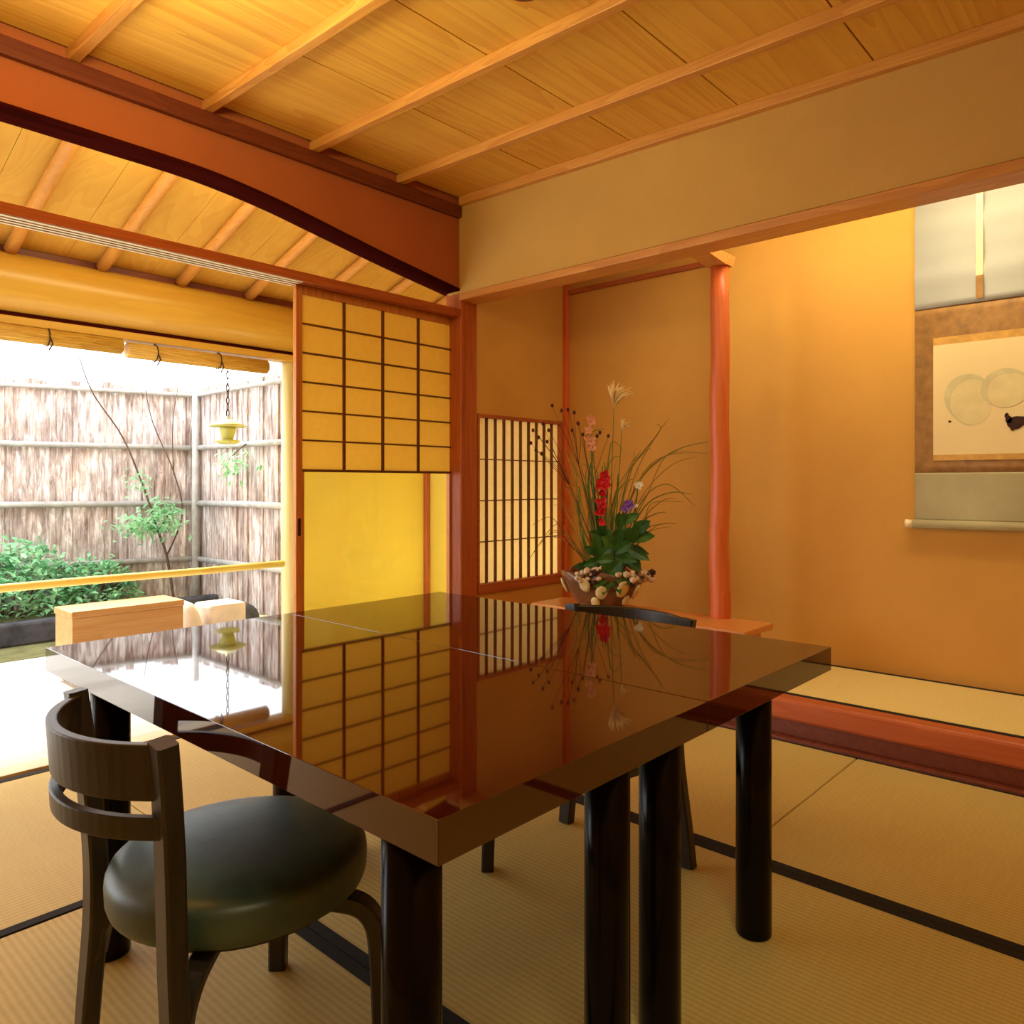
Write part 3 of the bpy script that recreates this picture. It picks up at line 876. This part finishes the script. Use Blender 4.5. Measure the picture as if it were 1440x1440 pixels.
grass([([(870, 760), (900, 680), (950, 640), (1003, 627)], .006, 'grass'), ([(872, 770), (905, 700), (945, 660), (985, 648)], .004, 'drygrass')], 'longest grass stalk arching right to the alcove post')
grass([([(872, 760), (890, 680), (915, 630), (940, 594)], .005, 'drygrass'), ([(868, 740), (884, 670), (900, 640)], .005, 'grass')], 'grass stalk rising steeply right of the plume')
grass([([(875, 780), (905, 720), (940, 700), (972, 702)], .005, 'grass'), ([(876, 790), (905, 735), (932, 710), (950, 708)], .004, 'drygrass')], 'grass stalk bending right behind the white blossom')
grass([([(876, 800), (900, 745), (920, 730), (936, 727)], .005, 'grass'), ([(880, 800), (905, 760), (930, 742)], .004, 'grass')], 'lowest grass stalk on the right side')
grass([([(835, 790), (818, 720), (800, 660), (790, 634)], .005, 'drygrass'), ([(838, 780), (826, 700), (812, 655)], .005, 'grass'), ([(836, 790), (815, 740), (798, 700), (790, 690)], .004, 'drygrass')], 'grass stalk leaning left with straw coloured blades')
grass([([(830, 800), (812, 760), (796, 730), (788, 705)], .0045, 'drygrass'), ([(826, 805), (806, 770), (788, 755), (770, 752)], .004, 'grass'), ([(830, 800), (812, 785), (800, 772)], .005, 'grass')], 'low grass stalk spreading left above the bowl rim')
grass([([(846, 760), (838, 690), (832, 640), (831, 612)], .005, 'grass'), ([(848, 770), (850, 700), (856, 640), (862, 628), (875, 640)], .005, 'grass'), ([(850, 770), (858, 700), (866, 650)], .0045, 'drygrass')], 'upright grass stalk behind the red blossoms')
grass([([(858, 770), (872, 700), (888, 655), (898, 650)], .004, 'drygrass'), ([(862, 780), (884, 715), (904, 668)], .004, 'drygrass'), ([(842, 790), (828, 730), (822, 690), (824, 660)], .006, 'grass')], 'grass stalk with straw blades crossing behind the purple flower')
grass([([(838, 800), (832, 740), (826, 690), (830, 655)], .013, 'leafblade'), ([(842, 800), (838, 740), (834, 700), (832, 672)], .012, 'leafblade'), ([(832, 805), (818, 760), (812, 720), (814, 690)], .011, 'leafblade'), ([(846, 800), (850, 740), (852, 690), (848, 655)], .010, 'leafblade')], 'broad sword-shaped green leaves around the red blossoms', None, 'grass stalks in the bowl')
grass([([(862, 800), (868, 750), (880, 720), (890, 700)], .010, 'leafblade'), ([(858, 800), (860, 740), (866, 700), (868, 672)], .010, 'leafblade'), ([(868, 810), (884, 770), (900, 752), (914, 748)], .009, 'leafblade')], 'sword-shaped green leaves rising under the purple flower', None, 'grass stalks in the bowl')
# broad leaves
def broad(a, b, m_, d_ang, L, W, label, dd=0.0):
    t = thing('broad_leaf_plant', tuple(base), label, 'leaves', 'broad green leaves in the bowl')
    m = MB(); stem(m, [base, fq(m_[0], m_[1], dd * .6), fq(a, b, dd)], .004, .0025); m.build('stem', M['stem'], t)
    for i, an in enumerate(d_ang):
        l = MB()
        d = RX * math.sin(an) + Vector((0, 0, 1)) * math.cos(an) - FX * .25
        l.leaf(fq(a + (m_[0] - a) * .12 * i, b + (m_[1] - b) * .12 * i, dd), d, -FX + Vector((0, 0, .4)), L * (1 - .05 * i), W, .2, 6)
        l.build('leaf', M['leaf'], t)
broad(878, 770, (868, 815), [.9, .3, 1.5, -.2, 2.0], .14, .062, 'dark broad-leaved stem at the right of the bowl')
broad(872, 745, (862, 800), [.8, -.1, 1.3], .12, .05, 'broad-leaved stem under the purple flower')
broad(848, 760, (852, 810), [-.3, -.9, .2, .6], .11, .045, 'broad-leaved stem below the red blossoms')
broad(850, 800, (853, 815), [2.7, 3.5, -2.2, 2.0, .5, -.6], .115, .065, 'dark leaves hanging over the front of the bowl', -.165)
broad(886, 758, (868, 812), [.7, 1.2, .2, 1.9, 2.4], .13, .066, 'dark broad-leaved stem reaching furthest right above the bowl', -.05)
broad(862, 772, (858, 815), [.1, -.7, .8, 1.6, -1.4], .125, .06, 'broad-leaved stem in the middle of the bowl', -.08)
broad(838, 782, (848, 818), [-.2, -.9, .6, -1.6], .11, .05, 'broad-leaved stem left of the middle leaves', -.06)
broad(826, 806, (845, 832), [-1.2, -.5, .3], .08, .045, 'green leaves at the left rim of the bowl')
# dried blossom clusters on the rim
def cluster(a, b, n, sp, label, dd):
    t = thing('dried_blossom_cluster', tuple(fq(a, b + 8)), label, 'dried flowers', 'dried blossom clusters on the bowl rim')
    for i in range(n):
        x, y = a + random.uniform(-sp, sp), b + random.uniform(-sp * .6, sp * .6)
        MB().ball(fq(x, y, random.uniform(-.03, .02) + dd), random.uniform(.012, .021), 1, (1, 1, .9), None, .15).build('blossom' if i % 3 else 'dark_seed_head', M['dried' if i % 3 else 'dried_dark'], t)
cluster(822, 812, 34, 17, 'pale dried blossom cluster on the left rim of the bowl', -.165)
cluster(873, 815, 28, 14, 'pale dried blossom cluster right of the hanging leaves', -.165)
cluster(903, 816, 24, 11, 'brown dried cluster poking out of the right side of the bowl', -.05)

# ------------------------------------------------------------------ hanging scroll
SX = 3.638
t = thing('hanging_scroll', (SX, .555, .80), 'hanging scroll with a gourd ink painting on the alcove wall', 'scroll')
ya, yb = .925, .185
def sheet(name, y0, y1, z0, z1, dx, mat, th=.0015):
    return MB().box(SX - dx - th, SX - dx, y0, y1, z0, z1).build(name, mat, t)
def silk(name, z0, z1, mat, amp):
    m = MB(); bm = m.bm; n = 24; rows = []
    for i in range(n + 1):
        z = z0 + (z1 - z0) * i / n
        x = SX - .006 - amp * (math.sin(z * 31) + .6 * math.sin(z * 57 + 1)) * .5 - amp
        rows.append([bm.verts.new((x, y, z)) for y in (yb, (ya + yb) / 2, ya)])
    for i in range(n):
        for k in range(2):
            f = bm.faces.new((rows[i][k], rows[i][k + 1], rows[i + 1][k + 1], rows[i + 1][k])); f.smooth = True
    return m.build(name, mat, t, solid=.0015)
silk('upper_silk', 1.752, 2.44, M['silk_white'], .0065)
silk('middle_silk', 1.046, 1.752, M['silk_brown'], .0012)
silk('lower_silk', .842, 1.046, M['silk_green'], .0012)
sheet('gold_strip', .853, .257, 1.590, 1.622, .0105, M['silk_gold'])
sheet('gold_strip', .853, .257, 1.098, 1.122, .0105, M['silk_gold'])
pa = sheet('painting', .853, .257, 1.122, 1.590, .0105, M['washi'])
for y in (.68, .43):
    f = sheet('hanging_strip', y - .013, y + .013, 1.86, 2.44, .018, M['ivory'])
    MB().box(SX - .0195, SX - .018, y - .013, y + .013, 1.765, 1.86).build('tassel', M['silk_brown'], f)
ro = MB().tube([(SX - .022, yb - .004, .826), (SX - .022, ya + .004, .826)], .019, 20).build('roller', M['silk_green'], t)
for s, y in ((1, ya + .004), (-1, yb - .004)):
    k = MB(); k.tube([(SX - .022, y, .826), (SX - .022, y + s * .004, .826), (SX - .022, y + s * .03, .826)], [.012, .017, .018], 16)
    tag(k.build('knob', M['ivory'], ro), 'ivory roller end')
MB().tube([(SX - .012, yb, 2.45), (SX - .012, ya, 2.45)], .010, 12).build('top_rod', M['silk_brown'], t)
MB().tube([(SX - .014, .43, 2.46), (SX - .006, .555, 2.60), (SX - .014, .68, 2.46)], .002, 6).build('cord', M['cord'], t)
def wash(name, cy, cz, ry, rz, mat, ph=0.0, lay=0):
    n = 40; pts = []
    for i in range(n):
        a = 2 * PI * i / n
        k = 1 + .05 * math.sin(2 * a + ph) + .035 * math.sin(3 * a + 2 * ph)
        pts.append((SX - .0121 - .00035 * lay, cy + ry * k * math.cos(a), cz + rz * k * math.sin(a)))
    m = MB(); m.prism(pts, (-.0003, 0, 0)); return m.build(name, mat, pa)
wash('ink_gourd', .722, 1.352, .084, .110, M['ink_mid'], .4, 0)
wash('ink_gourd', .712, 1.338, .072, .098, M['ink_pale'], 1.0, 1)
wash('ink_gourd', .590, 1.392, .085, .078, M['ink_mid'], 2.0, 2)
wash('ink_gourd', .578, 1.378, .074, .070, M['ink_pale'], 2.6, 3)
wash('ink_gourd', .455, 1.35, .062, .085, M['ink_mid'], 2.6, 4)
for (y, z, a, b2) in ((.555, 1.245, .030, .026), (.578, 1.258, .012, .014), (.585, 1.275, .008, .010), (.535, 1.25, .02, .02), (.515, 1.243, .016, .012), (.565, 1.225, .008, .012)):
    wash('ink_figure', y, z, a, b2, M['ink_dark'], y * 40, 5 + int(abs(y - .5) * 900) % 7)
wash('seal_mark', .79, 1.262, .006, .005, M['ink_dark'], 0, 0)
wash('seal_mark', .79, 1.243, .012, .011, M['ink_pale'], 0, 0)

# ------------------------------------------------------------------ garden
GZ = -.11
tag(MB().box(-4.5, 6.5, YK + .12, 5.50, GZ - .1, GZ).build('gravel_ground', M['gravel']), 'white glaring gravel strip outside the veranda', 'ground', kind=S)
tag(MB().box(-4.5, 6.5, 5.50, 6.08, GZ - .1, GZ + .004).build('moss_ground', M['earth']), 'mossy strip between the white gravel and the stone edging', 'ground', kind=S)
tag(MB().box(-4.5, 6.5, 6.08, 9.0, GZ - .1, GZ + .14).build('garden_bed_ground', M['earth']), 'mossy planting bed along the bark fence', 'ground', kind=S)
eb = MB()
for i in range(7):
    x = -1.2 + i * .62
    eb.box(x, x + .60, 5.96 + random.uniform(-.02, .02), 6.078, GZ, GZ + .18 + random.uniform(-.02, .02), .02)
tag(eb.build('stone_edging', M['stone']), 'dark stone edging in front of the planting bed', 'edging')

def fence(p0, p1, label, npan):
    p0 = Vector(p0); p1 = Vector(p1); d = (p1 - p0); L = d.length; d.normalize()
    t = thing('bark_fence', tuple(p0), label, 'fence', 'bark fences around the garden')
    nrm = Vector((-d.y, d.x, 0))
    if nrm.y > 0 and abs(nrm.y) > .5: nrm = -nrm
    if abs(nrm.y) <= .5 and nrm.x > 0: nrm = -nrm
    b = MB(); n = int(L / .055)
    for i in range(n):
        a = L * i / n; w = L / n * random.uniform(1.0, 1.25)
        h = 1.80 + random.uniform(-.05, .02); o = random.uniform(0, .02)
        q0 = p0 + d * a + nrm * o; q1 = p0 + d * (a + w) + nrm * (o + random.uniform(-.006, .006))
        b.prism([(q0.x, q0.y, 0.0), (q1.x, q1.y, 0.0), (q1.x, q1.y, h), (q0.x, q0.y, h)], nrm * -.02)
    b.build('bark_panel', M['bark'], t)
    for z, rr in ((1.745, .018), (1.30, .022), (.835, .024), (.365, .022)):
        a = p0 + nrm * .045; e_ = p1 + nrm * .045
        MB().tube([(a.x, a.y, z), ((a.x + e_.x) / 2, (a.y + e_.y) / 2, z + .006), (e_.x, e_.y, z)], rr, 12).build('bamboo_rail', M['bamboo_grey'], t)
    return t
fc = Vector((3.02, 6.35, GZ + .1))
fence(fc, fc + Vector((-.959, .282, 0)) * 4.6, 'grey brown bark fence facing the veranda opening', 8)
fence(fc, (3.02, 4.62, GZ + .1), 'grey brown bark fence running back towards the house, right of the corner', 4)
tag(MB().tube([(2.96, 6.28, GZ), (2.955, 6.28, .9), (2.96, 6.28, 1.95)], [.030, .028, .027], 14).build('bamboo_post', M['bamboo_grey']), 'pale bamboo post in the corner of the bark fences', 'post')

def shrub(c, r, n, L, label, name='azalea_shrub', mat='azalea'):
    t = thing(name, (c[0], c[1], c[2]), label, 'shrub', 'garden shrubs')
    m = MB()
    for i in range(n):
        u = random.random() * 2 * PI; v = math.acos(random.uniform(-.1, 1)); k = random.uniform(.72, 1.02)
        k *= 1 + .12 * math.sin(4 * u) * math.sin(3 * v)
        q = Vector((c[0] + r[0] * k * math.sin(v) * math.cos(u), c[1] + r[1] * k * math.sin(v) * math.sin(u), c[2] + .05 + r[2] * k * math.cos(v)))
        d = Vector((random.uniform(-1, 1), random.uniform(-1, 1), random.uniform(-.2, 1)))
        m.leaf(q, d, Vector((random.uniform(-.5, .5), random.uniform(-.5, .5), 1)), L * random.uniform(.7, 1.3), L * .55, .25, 2)
    m.build('foliage', M[mat], t)
    b = MB()
    for i in range(10):
        u = random.random() * 2 * PI
        e_ = Vector((c[0] + r[0] * .8 * math.cos(u), c[1] + r[1] * .8 * math.sin(u), c[2] + r[2] * random.uniform(.5, .9)))
        b.tube([(c[0] + .1 * math.cos(u), c[1] + .1 * math.sin(u), c[2] - .02), tuple((Vector(c) + e_) / 2 + Vector((0, 0, .05))), tuple(e_)], [.012, .008, .004], 5)
    b.build('branches', M['branch'], t)
BZ = GZ + .14
shrub((1.60, 6.36, BZ), (.52, .30, .50), 1900, .062, 'rounded green shrub at the left end of the garden bed')
shrub((2.22, 6.34, BZ), (.30, .20, .34), 900, .055, 'smaller green shrub right of the rounded one')
shrub((.55, 6.45, BZ), (.50, .34, .55), 900, .06, 'green shrub beyond the left edge of the photo')
shrub((2.82, 5.55, GZ), (.17, .14, .14), 260, .04, 'little green plant by the post of the garden opening')
# young maple
t = thing('young_maple', (2.62, 6.02, BZ), 'young leaning maple with a pale leaf spray in the garden', 'tree')
b = MB()
def gx(x, y, z): return (x, y, z)
trunk = [(2.72, 6.02, BZ), (2.66, 6.02, .42), (2.60, 6.04, .62), (2.52, 6.06, .9), (2.36, 6.1, 1.35), (2.15, 6.12, 1.68), (2.05, 6.12, 1.95)]
stem(b, trunk, .012, .004)
stem(b, [(2.66, 6.02, .42), (2.80, 6.05, .75), (2.74, 6.08, 1.10), (2.58, 6.1, 1.5), (2.52, 6.12, 1.85)], .008, .003)
stem(b, [(2.74, 6.08, 1.10), (2.70, 6.0, 1.5), (2.74, 5.98, 1.8)], .005, .002)
stem(b, [(2.60, 6.04, .62), (2.48, 5.95, .70), (2.36, 5.9, .72)], .007, .003)
stem(b, [(2.60, 6.04, .62), (2.66, 5.95, .78), (2.62, 5.9, .84)], .007, .003)
b.build('trunk', M['branch'], t)
m = MB()
for (c, r, n) in (((2.50, 5.95, .68), (.22, .16, .09), 330), ((2.60, 5.95, .80), (.12, .12, .07), 120), ((2.45, 6.05, 1.02), (.10, .08, .10), 40)):
    for i in range(n):
        q = Vector(c) + Vector([random.gauss(0, .55) * r[j] for j in range(3)])
        d = Vector((random.uniform(-1, .6), random.uniform(-1, .4), random.uniform(-.5, .4)))
        m.leaf(q, d, Vector((random.uniform(-.4, .4), -.3, 1)), random.uniform(.035, .065), .026, .3, 2)
m.build('foliage', M['maple'], t)
t.location.y += .13
t = thing('leafy_branch', (3.0, 5.6, 1.0), 'light green leaf spray hanging just below the lantern', 'branch')
b = MB(); stem(b, [(2.99, 5.45, 1.32), (2.88, 5.40, 1.26), (2.76, 5.36, 1.16)], .007, .003); b.build('twig', M['branch'], t)
m = MB()
for i in range(130):
    q = Vector((2.82, 5.37, 1.16)) + Vector((random.gauss(0, .07), random.gauss(0, .05), random.gauss(0, .06)))
    m.leaf(q, (random.uniform(-1, 1), random.uniform(-1, .5), random.uniform(-.8, .3)), (0, -.3, 1), random.uniform(.03, .055), .022, .3, 2)
m.build('foliage', M['maple'], t)
# garden stones
def rock(c, r, sq, label, mat='palestone', box=False):
    m = MB()
    if box: m.box(c[0] - r * sq[0], c[0] + r * sq[0], c[1] - r * sq[1], c[1] + r * sq[1], c[2], c[2] + r * sq[2] * 2, r * .12)
    else: m.ball((c[0], c[1], c[2] + r * sq[2] * .8), r, 3, sq, None, .03)
    return tag(m.build('garden_stone', M[mat], smooth=False), label, 'stone', 'garden stones seen past the table')
rock((2.19, 4.80, GZ), .20, (.52, .6, 1.0), 'pale domed stone at the end of the orange bench')
rock((2.45, 4.85, GZ), .17, (.75, .7, .95), 'pale squared stone block right of the domed stone', 'palestone', True)
rock((2.75, 5.15, GZ), .16, (.9, .7, .9), 'grey stone beside the post of the garden opening', 'stone')
# lantern
LX, LY, LZ = 2.53, 4.90, 1.28
t = thing('hanging_lantern', (LX, LY, LZ), 'small yellowish metal lantern hanging before the fence corner', 'lantern')
m = MB(); m.lathe([(.118, .105), (.122, .110), (.085, .128), (.045, .150), (.016, .160), (.012, .175)], (LX, LY, LZ), 24); m.build('roof', M['bronze'], t)
m = MB(); m.lathe([(.034, .018), (.042, .03), (.058, .075), (.062, .104)], (LX, LY, LZ), 6); m.build('body', M['bronze'], t)
m = MB(); m.lathe([(.05, -.012), (.078, .0), (.080, .012), (.04, .018)], (LX, LY, LZ), 24); m.build('base', M['bronze'], t)
m = MB()
for i in range(13):
    z = LZ + .178 + i * .043
    m.tube([(LX + (.010 * math.cos(a) if i % 2 == 0 else 0), LY + (0 if i % 2 == 0 else .010 * math.cos(a)), z + .020 + .026 * math.sin(a)) for a in [j * PI / 6 for j in range(13)]], .0032, 5)
m.build('chain', M['cord'], t)

# ------------------------------------------------------------------ light
def area(name, loc, target, size, size_y, power, col, spread=None):
    l = bpy.data.lights.new(name, 'AREA'); l.shape = 'RECTANGLE'
    l.size, l.size_y = size, size_y; l.energy = power; l.color = col
    if spread: l.spread = spread
    o = bpy.data.objects.new(name, l); COL.objects.link(o)
    o.location = loc
    o.rotation_euler = (Vector(target) - Vector(loc)).to_track_quat('-Z', 'Y').to_euler()
    return o
WARM = (1.0, .90, .50)
area('veranda_lamp', (1.9, 3.16, 2.42), (2.0, 4.1, 1.3), 1.8, .06, 14, (1.0, .90, .46))
area('alcove_lamp', (3.10, .90, 2.42), (3.55, .95, 1.2), 1.6, .06, 16.5, (1.0, .92, .60))
area('room_fill_light', (.15, -.35, 2.40), (.3, 0.1, 0), .7, .7, 16, WARM)  # unseen fill light added behind the camera to brighten the floor
pl = bpy.data.lights.new('window_backlight', 'POINT'); pl.energy = 7; pl.color = (1.0, .98, .64); pl.shadow_soft_size = .09  # added point light, no fixture: backlights the alcove window and yellow walls
po = bpy.data.objects.new('window_backlight', pl); COL.objects.link(po); po.location = (3.68, 3.62, .42)
area('ceiling_fill_light', (.62, 1.88, 2.22), (.95, 2.05, 3.0), .34, .34, 18, (1.0, .88, .46))  # unseen upward fill added to brighten the ceiling; no pendant hangs here
sun = bpy.data.lights.new('sun', 'SUN'); sun.energy = 10.0; sun.angle = math.radians(14); sun.color = (1, .97, .92)
so = bpy.data.objects.new('sun', sun); COL.objects.link(so)
so.rotation_euler = Vector((.0, -.80, -1.0)).to_track_quat('-Z', 'Y').to_euler()

world = bpy.data.worlds.new('World'); scene.world = world; world.use_nodes = True
nt = world.node_tree
bg = nt.nodes['Background']
bg.inputs['Color'].default_value = (.90, .96, 1.0, 1); bg.inputs['Strength'].default_value = 5.2

# ------------------------------------------------------------------ camera
cd = bpy.data.cameras.new('camera'); cam = bpy.data.objects.new('camera', cd); COL.objects.link(cam)
cam.location = (0, 0, 1.0)
yaw = math.atan2(.672, .741)
cam.rotation_euler = (PI / 2, 0, yaw - PI / 2)
cd.sensor_width = 36.0
cd.lens = 36.0 * 1070 / 1440
cd.shift_y = -40 / 1440
cd.clip_start = .02
scene.camera = cam

vs = scene.view_settings
vs.view_transform = 'Standard'; vs.look = 'None'; vs.exposure = 0.14; vs.gamma = 1.0
